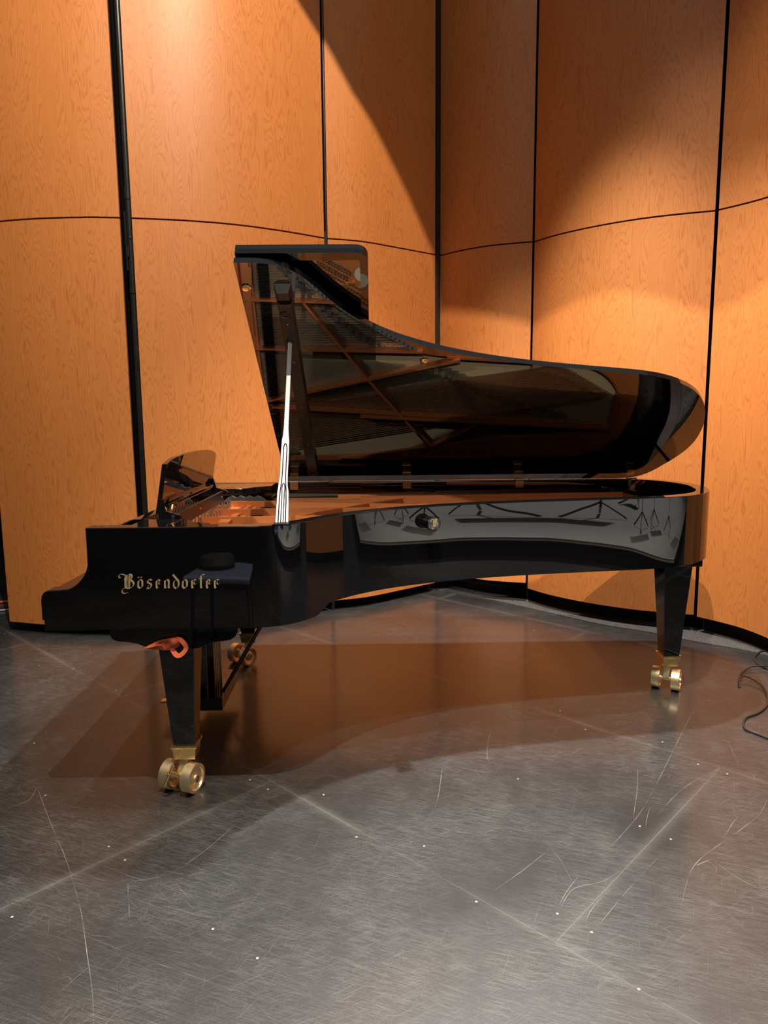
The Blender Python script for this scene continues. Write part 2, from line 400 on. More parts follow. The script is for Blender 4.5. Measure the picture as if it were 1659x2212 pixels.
# floor
mb=MB()
mb.add([(-7,-10,0),(10,-10,0),(10,7,0),(-7,7,0)],[(0,1,2,3)],0)
SCRP=[(98,1718),(235,1829),(270,1858),(26,1981),(460,2007),(556,2070),(540,1685),(579,1705),(699,1717),(770,1808),(1119,1683),(1382,1785),(1449,1813),(1571,1672),(916,1828),(1029,1948),(1204,1974),(1278,2014),(1380,2137),(1210,1536),(1265,1576),(1431,1603),(1508,1651),(84,1438),(158,1445),(251,1491),(274,1503),(74,1605),(10,1369),(1329,1447),(1153,1362)]
for (x,y) in SCRP:
    p=hz(x,y); n=12; vs=[(p.x+.004*math.cos(2*PI*i/n),p.y+.004*math.sin(2*PI*i/n),.0006) for i in range(n)]; mb.add(vs,[tuple(range(n))],2)
def ribbon(pts,w,z=.0004):
    L=[]; 
    for i,p in enumerate(pts):
        t=(pts[min(i+1,len(pts)-1)]-pts[max(i-1,0)]).normalized(); k=min(1,4*min(i,len(pts)-1-i)/len(pts)+.25)
        nrm=Vector((-t.y,t.x))*w*k/2; L+= [(p.x+nrm.x,p.y+nrm.y,z),(p.x-nrm.x,p.y-nrm.y,z)]
    mb.add(L,[(2*i,2*i+1,2*i+3,2*i+2) for i in range(len(pts)-1)],1)
rs=random.Random(3)
for k in range(3200):
    x=rs.uniform(-1.6,4.0); y=rs.uniform(-1.6,2.2)
    a=rs.choice([rs.gauss(-.55,.35),rs.gauss(.75,.3),rs.uniform(0,PI)]); Ln=min(.9,rs.expovariate(1/.055)+.012); cu=rs.gauss(0,.35)*(1 if rs.random()<.8 else 4)
    pts=[]; p=Vector((x,y)); n=5
    for i in range(n): pts.append(p.copy()); p=p+Vector((math.cos(a),math.sin(a)))*(Ln/n); a+=cu*Ln/n
    ribbon(pts,rs.choice([.0004,.0005,.0005,.0007]),.0003+k*1e-7)
for path in [[(955,1660),(950,1700),(942,1738),(926,1768)] ,[(1378,1659),(1376,1710),(1370,1752),(1368,1768)],[(1190,1832),(1130,1880),(1065,1926)],[(1190,1832),(1212,1860),(1236,1905)],[(1595,1763),(1580,1782),(1563,1812)],[(1405,1742),(1398,1765),(1395,1790)],[(1204,1974),(1240,1920),(1300,1905),(1340,1882)],[(1278,2014),(1265,1998),(1285,1955),(1320,1920)],[(1290,2003),(1350,1930),(1427,1847)],[(1560,1850),(1525,1860),(1505,1870),(1530,1861),(1546,1872),(1548,1886)],[(836,1339),(865,1346),(893,1354)],[(620,1866),(670,1842),(695,1799)],[(160,1912),(175,1970),(188,2060),(200,2150),(202,2212)],[(80,1700),(110,1780),(140,1850),(160,1912)],[(280,1905),(360,1890),(440,1840),(520,1770)],[(276,1908),(278,1950),(280,1984)],[(478,2038),(490,2030),(508,2030)],[(0,1750),(60,1730),(80,1700)],[(1555,1660),(1480,1700),(1420,1760)],[(1205,1960),(1225,1925),(1250,1893)],[(1659,1930),(1600,1900),(1540,1860)],[(1060,1580),(1055,1600),(1053,1640),(1060,1650)],[(1659,1725),(1640,1760),(1590,1800),(1500,1870),(1470,1960)],[(1500,1530),(1480,1570),(1460,1610),(1420,1690),(1380,1760),(1300,1850)]]:
    P=[hz(*q) for q in path]; P=catmull([Vector((p.x,p.y)) for p in P],.02); ribbon(P,.0016,.0007)
tag(mb.build('floor',[FLOOR,SCRATCH,SCREW],smooth=False),kind='structure')
# small white debris specks
# carpet strip between hardboard and right wall
mb=MB()
front=[(1.58,3.00),(1.666,3.054),(1.831,2.901),(2.135,2.62),(2.401,2.331),(2.643,2.082),(2.927,1.873),(3.068,1.73),(3.389,1.444),(3.44,1.05)]
fc=catmull([Vector(p) for p in front],.05)
bk=offset_line(c4+c5+c6,.21)
bk=[p for i,p in enumerate(bk) if i%3==0]
mb.prism([(p.x,p.y) for p in fc]+[(p.x,p.y) for p in reversed(bk)]+[(1.62,3.03)],lambda x,y,h:(x,y,h),.0005,.006)
tag(mb.build('carpet_strip',CARPET,smooth=False),'charcoal speckled carpet strip along the foot of the right hand wood wall','carpet')

# black floor cable on the right
cab=[(1665,1402),(1638,1410),(1630,1425),(1643,1438),(1662,1446),(1675,1452),(1672,1440),(1650,1438),(1625,1440),(1604,1452),(1596,1470),(1598,1483),(1597,1468),(1610,1461),(1640,1476),(1657,1500),(1655,1525),(1635,1541),(1612,1550),(1606,1565),(1612,1576),(1640,1587),(1662,1596),(1700,1610)]
hts=[.012,.01,.006,.006,.006,.006,.016,.02,.018,.01,.006,.006,.02,.022,.016,.008,.006,.006,.006,.006,.006,.006,.006,.006]
pts=[hz(x,y,h) for (x,y),h in zip(cab,hts)]
mb=MB(); mb.tube(catmull(pts,.008),.0048,10); tag(mb.build('floor_cable',RUBBER),'thin black cable looping on the floor at the right edge beside the carpet','cable')
# things glimpsed past the left end of the wood wall
mb=MB(); mb.tube(catmull([hz(-160,1316,.011),hz(-60,1306,.011),hz(5,1300,.011),hz(40,1297,.011),hz(120,1290,.011)],.03),.010,8); tag(mb.build('red_cable',REDC),'red cable lying in the dark just past the left wood panel','cable')
mb=MB(); mb.tube(catmull([hz(-160,1330,.009),hz(-60,1324,.009),hz(5,1318,.009),hz(40,1315,.009),hz(120,1308,.009)],.03),.007,8); tag(mb.build('grey_cable',pm('grey_rubber',(.35,.34,.33),.5)),'thin pale grey cable on the floor in front of the red one at left','cable')

# ------------------------------------------------------------------ PIANO
ROOT=empty('grand_piano',(1.4,.85,0))
tag(ROOT,'black polished concert grand piano with raised lid on brass casters','piano')
W=1.614; ZT=1.011; T=.062
near=[(.66,0),(.735,.0),(.78,.003),(.825,.015),(.88,.055),(.925,.110),(.967,.168),(1.048,.262),(1.136,.340),(1.229,.402),(1.33,.452),(1.443,.498),(1.623,.552),(1.829,.598),(2.038,.632),(2.251,.662),(2.36,.678),(2.469,.705),(2.572,.75),(2.665,.815),(2.74,.905),(2.79,1.01),(2.82,1.11),(2.834,1.2),(2.836,1.27),(2.82,1.36),(2.785,1.45),(2.735,1.54),(2.67,1.596),(2.58,W),(2.45,W)]
curve=smooth_line(catmull([Vector(p) for p in near],.015),14)
ZP=[]
for (x,y) in [(88.7,1296),(89.5,1288),(92.8,1282),(97,1278.5),(103.7,1276),(125,1275),(147,1273),(155,1270),(161.5,1266),(168,1260.5),(173.6,1254),(179,1247),(183,1240),(186.5,1231),(189,1220.5)]:
    p=hv(x,y,0.0); ZP.append((p.x,p.z))
ZP=sorted(ZP); U0=ZP[0][0]; ZP=[(U0-.0005,ZP[0][1]-.06)]+[(u+i*1e-5,z) for i,(u,z) in enumerate(ZP)]
UK=ZP[-1][0]+.0012; ZP.append((UK-.0002,.93)); ZP.append((UK,ZT))
def ztop(u):
    if u>=UK: return ZT
    for a,b in zip(ZP[:-1],ZP[1:]):
        if u<=b[0]: return a[1]+(b[1]-a[1])*max(0,(u-a[0]))/(b[0]-a[0])
def zbot(p,far=False):
    if p.x<.0035: return .688
    u=p.x
    if u<.93: return .652
    if u>.99: return .689
    t=(u-.93)/.06; t=t*t*(3-2*t); return .652+.037*t
us=sorted([z[0] for z in ZP]+[.0034,.0036,.06,.09,.25,.4,.55])
cuts=[Vector((u,0)) for u in us]+curve+[Vector((u,W)) for u in (2.2,1.8,1.4,1.0,.96,.93,.7)]+[Vector((u,W)) for u in reversed(us)]
inn=offset_line(cuts,T)
def secs(o,i,zt,zb):
    d=(i-o); c=.003/T
    f=lambda k,z:(o.x+d.x*k,o.y+d.y*k,z)
    return [f(0,zb+.002),f(0,zt-.003),f(c*.3,zt-.0009),f(c,zt),f(1-c,zt),f(1-c*.3,zt-.0009),f(1,zt-.003),f(1,zb),f(c,zb)]
mb=MB(); vs=[]; n=len(cuts)
for k,(o,i) in enumerate(zip(cuts,inn)):
    i=Vector((max(i.x,o.x) if abs(o.y)<1e-6 or abs(o.y-W)<1e-6 else i.x,i.y))
    if o.x<.6: i=Vector((o.x,T if o.y<.5 else W-T))
    zt=ztop(o.x)
    vs+=secs(o,i,zt,zbot(o))
m=9; fs=[]
for k in range(n-1):
    for j in range(m): fs.append((k*m+j,k*m+(j+1)%m,(k+1)*m+(j+1)%m,(k+1)*m+j))
fs+= [tuple(range(m)),tuple(range((n-1)*m,n*m))[::-1]]
mb.add(vs,fs)
rim=mb.build('case_rim',BLACK,ROOT,angle=14)
innl=[p for p,c in zip(inn,cuts) if c.x>.3]
# keybed, bottom boards
mb=MB(); mb.box((.385,W/2,.675),(.74,W-2*T+.01,.045)); mb.box((.85,W/2+.08,.675),(.2,W-2*T-.16,.045)); mb.build('key_bed',SATIN,ROOT)
# fallboard (closed) and upper front
mb=MB()
pf=[(.004,.70),(.004,.770),(.015,.782),(.10,.788),(.135,.80),(.155,.83),(.168,.87),(.20,.90),(.235,.95),(.245,1.004),(.262,1.0095),(.30,1.0095),(.30,.70)]
mb.prism(pf,lambda x,y,h:(x,h,y),T,W-T); mb.build('fallboard',BLACK,ROOT,angle=40)
# side shelves either side of the music desk
mb=MB()
mb.prism([(.25,T-.002),(.585,T-.002),(.565,.095),(.50,.13),(.46,.20),(.30,.20),(.25,.20)],lambda x,y,h:(x,y,h),.965,1.0095)
mb.build('shelf',BLACK,ROOT,bevel=.002)
mb=MB(); mb.prism([(.30,1.26),(.47,1.26),(.52,1.34),(.60,1.40),(.60,W-T+.002),(.30,W-T+.002)],lambda x,y,h:(x,y,h),.975,1.0095); mb.build('shelf',BLACK,ROOT,bevel=.002)
# soundboard
mb=MB(); poly=[(p.x,p.y) for p in innl]
mb.prism([(.3,T-.01)]+poly+[(.3,W-T+.01)],lambda x,y,h:(x,y,h),.852,.868); mb.build('soundboard',SPRUCE,ROOT,smooth=False)
tl_=[(p.x,p.y) for p in innl if p.x>2.545]
mb=MB(); mb.prism(tl_,lambda x,y,h:(x,y,h),.872,.890); mb.build('tail_board',SATIN,ROOT,smooth=False)
# cast plate
pin=[p for p in offset_line(cuts,T-.002)]
po=[(p.x,p.y) for p,c in zip(pin,cuts) if .3<c.x<2.43 and c.y<1.0]
outer=[(.30,T)]+po+[(2.50,.86),(2.57,.96),(2.61,1.08),(2.62,1.2),(2.60,1.32),(2.555,1.43),(2.47,1.50),(2.36,1.54),(2.2,W-T),(.30,W-T)]
hole=[(.545,.19),(.60,.215),(.63,.29),(.69,.41),(.77,.50),(.85,.57),(.95,.66),(1.05,.725),(1.14,.78),(1.26,.85),(1.39,.92),(1.65,.955),(2.0,.985),(2.28,1.0),(2.42,1.06),(2.50,1.15),(2.52,1.25),(2.49,1.34),(2.40,1.40),(2.2,1.44),(1.6,1.49),(1.2,1.52),(.56,1.53)]
hc=[(p.x,p.y) for p in catmull([Vector(p) for p in hole],.03)]
mb=MB(); mb.prism(outer,lambda x,y,h:(x,y,h),.905,.924,holes=[list(reversed(hc))])
def strut(a,b,w=.012,h=.053,z0=.90,w2=None):
    a=Vector(a); b=Vector(b); d=(b-a).normalized(); q=Vector((-d.y,d.x)); w2=w2 or w
    A=[(a+q*w*.8,z0),(a-q*w*.8,z0),(a-q*w*.5,z0+h),(a+q*w*.5,z0+h)]; B=[(b+q*w2*.8,z0),(b-q*w2*.8,z0),(b-q*w2*.5,z0+h),(b+q*w2*.5,z0+h)]
    mb.add([(p.x,p.y,z) for p,z in A+B],[(0,1,2,3),(7,6,5,4),(0,4,5,1),(1,5,6,2),(2,6,7,3),(3,7,4,0)])
strut((.40,.63),(.98,.652)); strut((.40,.885),(1.42,.915)); strut((.94,.664),(1.07,.640),.010,.036); strut((.42,1.215),(1.00,1.09),.012); strut((1.00,1.09),(1.62,.960),.014)
strut((.42,1.205),(2.42,1.345),.013,.050); strut((.80,.65),(1.13,1.07),.012,.052); strut((1.13,1.07),(1.50,1.50),.012,.052); strut((1.44,1.50),(1.72,1.34),.012,.045)
strut((1.08,1.272),(2.49,1.362),.014,.062)
strut((2.49,1.362),(2.51,1.17),.012,.056)
# raised tail wall of the plate and outer raised lip
lip=catmull([Vector(p) for p in [(1.55,.955),(2.0,.985),(2.28,1.0),(2.42,1.05),(2.505,1.15),(2.525,1.25),(2.49,1.35),(2.40,1.405)]],.03)
lo=offset_line(lip,-.012)
mb.prism([(p.x,p.y) for p in lip]+[(p.x,p.y) for p in reversed(lo)],lambda x,y,h:(x,y,h),.92,.936)
mb.prism([(.95,1.535),(1.45,1.47),(1.9,1.41),(2.40,1.385),(2.50,1.34),(2.54,1.40),(2.46,1.49),(2.3,1.535),(1.25,1.545)],lambda x,y,h:(x,y,h),.92,.945)
# capo bar with screws, agraffe ridge
mb.box((.522,.425,.932),(.036,.45,.024)); mb.box((.522,.745,.931),(.03,.17,.020)); mb.box((.522,1.02,.929),(.026,.30,.016)); mb.box((.50,1.375,.930),(.03,.30,.018))
mb.box((.53,.52,.948),(.045,.09,.012),Matrix.Rotation(.06,3,'Z'))
plate=mb.build('iron_plate',PLATE,ROOT,bevel=.003,angle=30)
bolt0=None
for (u,v,z) in [(.522,.24+.055*i,.9435) for i in range(9)]+[(u,v,.923) for (u,v) in [(.60,.135),(.75,.12),(.9,.22),(1.0,.34),(1.2,.50),(1.5,.62),(1.8,.7),(2.1,.74),(2.3,.78)]]:
    if bolt0 is None:
        mb=MB(); mb.cyl((0,0,0),(0,0,.0045),.0065,.0055,n=10); bolt0=mb.build('plate_bolt',BRASSD,ROOT,loc=(0,0,0)); b_=bolt0
    else: b_=bolt0.copy(); COL.objects.link(b_); b_.parent=ROOT
    b_.location=Vector((u,v,z))-GL[ROOT.name]
mb=MB(); mb.cyl((1.098,.60,.9235),(1.098,.60,.9255),.036,n=32); mb.build('sound_port',pm('port_liner',(.5,.46,.34),.4),ROOT)
mb=MB(); mb.lathe((1.098,.60,.926),(0,0,1),[(-.002,.036),(.004,.037),(.004,.044),(-.002,.045)],40); mb.build('port_ring',PLATE,ROOT)
# bridges
def band(path,w,z0,z1,name,mat,teeth=0):
    mbb=MB(); c=catmull([Vector(p) for p in path],.02); a=offset_line(c,w/2); b=offset_line(c,-w/2)
    if teeth:
        for k in range(0,len(c)-1):
            if k%2==0:
                mbb.box((c[k].x,c[k].y,(z0+z1)/2+.003),(.02,w*1.0,(z1-z0)+.006))
            else: mbb.box((c[k].x,c[k].y,(z0+z1)/2),(.022,w*.7,(z1-z0)))
    else: mbb.prism([(p.x,p.y) for p in a]+[(p.x,p.y) for p in reversed(b)],lambda x,y,h:(x,y,h),z0,z1)
    return mbb.build(name,mat,ROOT,smooth=False)
band([(.56,.28),(.63,.40),(.724,.515),(.768,.560),(.865,.652),(.997,.772),(1.141,.872),(1.23,.905)],.034,.868,.906,'treble_bridge',pm('dark_bridge',(.05,.045,.04),.5),1)
band([(1.42,.99),(1.65,1.11),(1.9,1.21),(2.1,1.285),(2.25,1.31)],.034,.868,.906,'long_bridge',pm('dark_bridge_long',(.12,.10,.08),.5),1)
band([(2.02,1.01),(2.2,1.06),(2.32,1.11),(2.43,1.18)],.03,.868,.912,'bass_bridge',BRIDGE)
band([(.70,.41),(.77,.49),(.832,.547),(.893,.610),(.953,.655),(1.047,.718),(1.142,.774),(1.263,.841),(1.387,.911)],.022,.924,.929,'duplex_strip',GREYFELT)
mbb=MB()
for i in range(34):
    t=i/33; 
    P0=catmull([Vector(p) for p in [(.70,.41),(.77,.49),(.832,.547),(.893,.610),(.953,.655),(1.047,.718),(1.142,.774),(1.263,.841),(1.387,.911)]],.0025); p=P0[int(t*(len(P0)-1))]; mbb.box((p.x,p.y,.9305),(.006,.009,.003))
mbb.build('duplex_bar',FELT,ROOT)
# strings: one part for each note
def interp(x,T_):
    for a,b in zip(T_[:-1],T_[1:]):
        if x<=b[0]: return a[1]+(b[1]-a[1])*(x-a[0])/(b[0]-a[0])
    return T_[-1][1]
HL=[(.20,.60),(.30,.645),(.42,.72),(.518,.80),(.553,.834),(.618,.895),(.66,.95),(.725,1.047),(.78,1.14),(.85,1.263),(.92,1.387)]
def string(wires,r,a,b,z,mat):
    mbb=MB(); a=Vector(a); b=Vector(b); d=(b-a).normalized(); q=Vector((-d.y,d.x))
    for k in range(wires):
        o=q*((k-(wires-1)/2)*.0042)
        mbb.cyl((a.x+o.x,a.y+o.y,z),(b.x+o.x,b.y+o.y,z-.002),r,n=5,caps=False)
    return mbb.build('string',mat,ROOT)
for i in range(50):
    v=.215+i*.0137
    string(3,.0010,(.48,v),(interp(v,HL),v+.004),.912,STEEL)
for i in range(20):
    t=i/19; string(3,.0011,(.48,.92+.26*t),(1.58+.75*t,1.02+.31*t),.911,STEEL)
for i in range(22):
    t=i/21; string(2,.0017,(.47,1.235+.26*t),(2.18+.30*t,1.0+.17*t),.919,COPPERW)
# dampers
mbb=MB(); mbb.box((0,0,.018),(.052,.0095,.030)); mbb.box((0,0,-.002),(.044,.008,.012)); mbb.cyl((-.034,0,-.03),(-.034,0,.012),.0012,n=6); mbb.box((-.03,0,.012),(.014,.003,.003))
d0=None
for i in range(72):
    v=.33+i*.0163
    if d0 is None:
        d0=mbb.build('damper',FELT,ROOT,loc=(.605,v,.892)); d=d0
        GL[d.name]=Vector((.605,v,.892)); 
        for vv in d.data.vertices: vv.co+=Vector((.605,v,.892))
    else: d=d0.copy(); COL.objects.link(d); d.parent=ROOT
    d.location=Vector((.605,v,.892))-Vector(GL[ROOT.name])
# damper guide rail
# tuning pins: first 100 as parts, the rest together
mbb=MB(); mbb.cyl((0,0,-.01),(0,0,.022),.0034,n=8); mbb.cyl((0,0,.0),(0,0,.009),.0046,n=8)
t0=mbb.build('tuning_pin',STEEL,ROOT,loc=(0,0,0)); pins=[]
for i in range(58):
    v=.215+i*.0225
    for j in range(4):
        pins.append((.345+j*.027+.008*math.sin(v*9)+(.006 if i%2 else 0),v+j*.004))
for i in range(28):
    P0=hz(676+i*2.4,0,0)
pinsets=[p for p in pins if all(abs(p[1]-s)>.016 for s in (.60,.835,1.20))]
for k,(u,v) in enumerate(pinsets[:100]):
    d=t0 if k==0 else t0.copy()
    if k: COL.objects.link(d); d.parent=ROOT
    d.location=Vector((u,v,.926))-Vector(GL[ROOT.name])
mbb=MB()
for (u,v) in pinsets[100:]:
    mbb.cyl((u,v,.916),(u,v,.948),.0034,n=7); mbb.cyl((u,v,.926),(u,v,.935),.0046,n=7)
tag(mbb.build('tuning_pin_bank',STEEL,ROOT),kind='stuff')
# hitch pins on the treble flange, in staggered columns
mbb=MB(); mbb.cyl((0,0,-.004),(0,0,.012),.0050,n=10); mbb.lathe((0,0,.012),(0,0,1),[(0,.0001),(0,.0056),(.003,.0042),(.004,.0001)],10)
h0=mbb.build('hitch_pin',pm('dark_steel',(.10,.085,.07),.35,.9),ROOT,loc=(0,0,0)); k=0
hp_=[]
for i in range(11):
    t=i/10
    for jj in range(5): hp_.append((.862+.150*t+jj*.0085+(.003 if jj%2 else -.003),.560+.082*t-jj*.0135))
for i in range(8):
    t=i/7
    for jj in range(2): hp_.append((1.028+.11*t+jj*.012,.668+.062*t-jj*.020))
for (u,v) in hp_:
    if (u-1.098)**2+(v-.60)**2<.05**2: continue
    d=h0 if k==0 else h0.copy()
    if k: COL.objects.link(d); d.parent=ROOT
    k+=1; d.location=Vector((u,v,.925))-Vector(GL[ROOT.name])
# felt strips
mb=MB(); mb.box((.488,.9,.927),(.012,1.35,.004)); mb.build('felt_strip',REDFELT,ROOT)

# ---------------- lid
TH=.5897; CT,ST=math.cos(TH),math.sin(TH); HZ=ZT+.02
def LP(u,w,t): return (u, W-w*CT+t*ST, HZ+w*ST+t*CT)     # t>0 : away from the piano
lo_=offset_line([c for c in cuts if c.x>=.66],-.008)
lidpoly=[(.652,W+.008)]+[(p.x,W-p.y-(.032*max(0,min(1,(p.y-1.50)/.1)))) for p in lo_ if p.x>.67 and not (p.y>W-.2 and p.x<2.3)]+[(.652,-.040)]
mb=MB(); mb.prism(lidpoly,LP,0,.025)
lid=mb.build('lid',LIDB,ROOT,bevel=.006,angle=40,segs=3)
# folded front flap lying on top of the lid
def rrect(x0,y0,x1,y1,r,corners):
    out=[]
    for (cx,cy,sx,sy,k,a0) in ((x0,y0,1,1,0,PI),(x1,y0,-1,1,1,1.5*PI),(x1,y1,-1,-1,2,0),(x0,y1,1,-1,3,.5*PI)):
        rr=r if k in corners else .002
        for i in range(7):
            a=a0+.5*PI*i/6; out.append((cx+sx*rr+rr*math.cos(a),cy+sy*rr+rr*math.sin(a)))
    return out
fo=rrect(.655,-.005,1.138,1.632,.045,(1,2)); fi=rrect(.657,.04,1.108,1.596,.012,(1,2))
mb=MB(); mb.prism(fo,LP,.058,.078); flap=mb.build('lid_flap',LIDB,ROOT,bevel=.004,angle=40,segs=3)
mb=MB(); mb.prism(fo,LP,.036,.058,holes=[list(reversed(fi))]); mb.build('flap_moulding',BLACK,flap,bevel=.006,angle=50,segs=3)
# front edge hinge
mb=MB(); mb.cyl(LP(.651,.02,.032),LP(.651,1.60,.032),.005,n=10); mb.build('piano_hinge',BRASSD,ROOT)
# batten on the lid underside, sockets and brass lock discs
mb=MB()
def lbox(u0,u1,w0,w1,t0,t1,c=.012):
    poly=[(u0,0),(u1,0),(u1-c,1),(u0+c,1)]
    vs=[]
    for w in (w0,w1):
        ww=w
        vs+= [LP(u0,w,t0),LP(u1,w,t0),LP(u1-c*.6,w+(c if w==w0 else -c),t1),LP(u0+c*.6,w+(c if w==w0 else -c),t1)]
    mb.add(vs,[(0,1,2,3),(7,6,5,4),(0,4,5,1),(1,5,6,2),(2,6,7,3),(3,7,4,0)])
lbox(.783,.848,.07,1.45,0,-.032)
bat=mb.build('lid_batten',pm('batten_satin',(.03,.022,.017),.25),lid,bevel=.002)
mb=MB(); lbox(.781,.850,1.445,1.52,0,-.036,.02); mb.build('batten_end',SATIN,bat,bevel=.002)
mb=MB()
nrm=Vector((0,-ST,-CT))
mb.lathe(LP(.812,1.385,-.032),nrm,[(-.002,.011),(.003,.012),(.004,.017),(0,.020),(-.002,.018)],24); mb.lathe(LP(.814,1.222,-.032),nrm,[(-.002,.011),(.003,.012),(.004,.016),(0,.018),(-.002,.016)],24); mb.build('socket',BLKMET,bat)
mb=MB()
for w in (1.33,1.09,.75,.42,.09): mb.cyl(LP(.816,w,-.031),LP(.816,w,-.0345),.0035,n=10)
mb.build('batten_screw',STEEL,bat)
mb=MB(); mb.lathe(LP(.678,1.498,-.003),nrm,[(-.003,.0001),(-.003,.017),(.002,.018),(.004,.014),(.003,.011),(.003,.0001)],28); mb.box(LP(.678,1.498,-.008),(.004,.016,.006)); mb.build('lock_disc',BRASS,lid)
mb=MB(); mb.lathe(LP(1.379,1.055,-.003),nrm,[(-.003,.0001),(-.003,.014),(.002,.015),(.005,.010),(.004,.0001)],24); mb.box(LP(1.377,1.03,-.006),(.012,.012,.012)); mb.build('lock_disc',BRASS,lid)
# hinges along the bass side
for u in (.705,1.338,1.971,2.61):
    mb=MB(); mb.box((u,W-T-.003,.990),(.046,.004,.036)); mb.box((u,W-T+.016,1.0145),(.046,.042,.004))
    mb.cyl((u-.023,W-T-.003,1.015),(u+.023,W-T-.003,1.015),.0055,n=12)
    for k in (-.012,.012): mb.cyl((u+k,W-T-.005,.986),(u+k,W-T-.0065,.986),.005,n=10)
    vs=[LP(u-.023,.058,-.003),LP(u+.023,.058,-.003),LP(u+.023,.005,-.003),LP(u-.023,.005,-.003)]; vs2=[LP(u-.023,.058,.001),LP(u+.023,.058,.001),LP(u+.023,.005,.001),LP(u-.023,.005,.001)]
    mb.add(vs+vs2,[(0,1,2,3),(7,6,5,4),(0,4,5,1),(1,5,6,2),(2,6,7,3),(3,7,4,0)])
    mb.build('lid_hinge',BRASSD,ROOT,bevel=.0008)
# ---------------- prop stick
A=Vector((.829,.036,1.004)); B=Vector(LP(.814,1.222,-.030))
ax=(B-A).normalized(); Ls=(B-A).length
view=(CAM-(A+B)/2).normalized(); nf=(view-ax*view.dot(ax)).normalized(); sd=ax.cross(nf)
if sd.x<0: sd=-sd
prof=[(0,.0235,.0235),(.06,.0225,.0225),(.13,.0215,.0205),(.17,.0185,.0155),(.21,.0150,.0145),(.30,.0155,.0150),(.36,.0145,.0145),(.395,.0110,.0115),(.43,.0095,.0095),(.9,.0085,.0085),(Ls-.08,.0075,.0075),(Ls-.02,.006,.006),(Ls,.005,.005)]
pf=[]
def prof_at(s,k):
    for a,b in zip(prof[:-1],prof[1:]):
        if s<=b[0]:
            t=(s-a[0])/(b[0]-a[0]); t=t*t*(3-2*t); return a[k]+(b[k]-a[k])*t
    return prof[-1][k]
N_=120; left=[(-prof_at(Ls*i/N_,1),Ls*i/N_) for i in range(N_+1)]; right=[(prof_at(Ls*i/N_,2),Ls*i/N_) for i in range(N_+1)]
PS=lambda x,y,h: A+sd*x+ax*y+nf*h
mb=MB(); mb.prism(right+list(reversed(left)),PS,-.014,.007); stick=mb.build('prop_stick',SILVER,ROOT,bevel=.0022,angle=50)
# grooves of the nested short sticks (dark inlaid lines)
def groove(path,w=.0042):
    P=catmull([Vector(p) for p in path],.004); a=offset_line(P,w/2); b=offset_line(P,-w/2)
    mb.prism([(p.x,p.y) for p in a]+[(p.x,p.y) for p in reversed(b)],PS,.0068,.0082)
mb=MB()
g=[(-.0130,.0),(-.0125,.06),(-.0115,.12),(-.0085,.17),(-.0062,.21),(-.0062,.30),(-.0055,.335),(-.002,.348),(.0,.350),(.002,.348),(.0055,.335),(.0062,.30),(.0062,.21),(.0080,.17),(.0105,.12),(.0118,.06),(.0122,0)]
groove(g)
g2=[(-.0042,0),(-.0040,.08),(-.0042,.13),(-.005,.155),(-.003,.17),(0,.175),(.003,.17),(.005,.155),(.0042,.13),(.0040,.08),(.0042,0)]
groove(g2,.0036); mb.build('groove',FELT,stick,smooth=False)
mb=MB(); mb.box((.829,.036,1.0125),(.062,.05,.004)); mb.cyl((.802,.036,1.012),(.856,.036,1.012),.006,n=12); mb.build('prop_hinge',BLACK,ROOT)
# ---------------- music desk
desk=None
mb=MB()
top=[(.275,1.207),(.35,1.222),(.45,1.229),(.60,1.234),(.75,1.234),(.90,1.230),(1.02,1.221),(1.10,1.207)]
tp=catmull([Vector(p) for p in top],.03)
poly=[(.275,1.018)]+[(p.x,p.y) for p in tp]+[(1.125,1.19),(1.13,1.072),(1.10,1.055),(.34,1.018)]
DK=lambda v,z,h:(.338+(z-1.01)*.18+h,v,z)
mb.prism(poly,DK,-.018,0); desk=mb.build('music_desk',LIDB,ROOT,bevel=.004,angle=50,segs=2)
mb=MB(); mb.box((.354,.70,1.046),(.022,.80,.014)); mb.build('desk_ledge',BLACK,desk,bevel=.002)
mb=MB(); mb.box((.402,.655,.992),(.012,.87,.054)); rail=mb.build('desk_rail',SATIN,desk,bevel=.002)
mb=MB()
for v in (.25,.62,1.05): mb.cyl((.4075,v,.992),(.4095,v,.992),.0045,n=12)
mb.build('rail_screw',STEEL,rail)
for v in (.24,1.09):
    mb=MB(); mb.prism([(.345,1.0),(.43,1.0),(.425,1.02),(.375,1.035),(.362,1.08),(.345,1.08)],lambda x,y,h:(x,h,y),v-.008,v+.008)
    mb.build('desk_bracket',BLACK,desk,bevel=.002)
mb=MB(); mb.cyl((.385,.27,1.035),(.385,.285,1.05),.006,n=12); mb.build('desk_catch',BRASS,desk)
# bass damper heads glimpsed behind the desk
mb=MB(); 
zz=[]
for i in range(9): zz+= [(.40+i*.022,.968+(.010 if i%2 else 0)),]
mb.prism([(.38,.948)]+[(a,b) for a,b in zz]+[(.60,.948)],lambda x,y,h:(x,h,y),1.21,1.235); mb.build('damper_block',DARKFELT,ROOT,smooth=False)
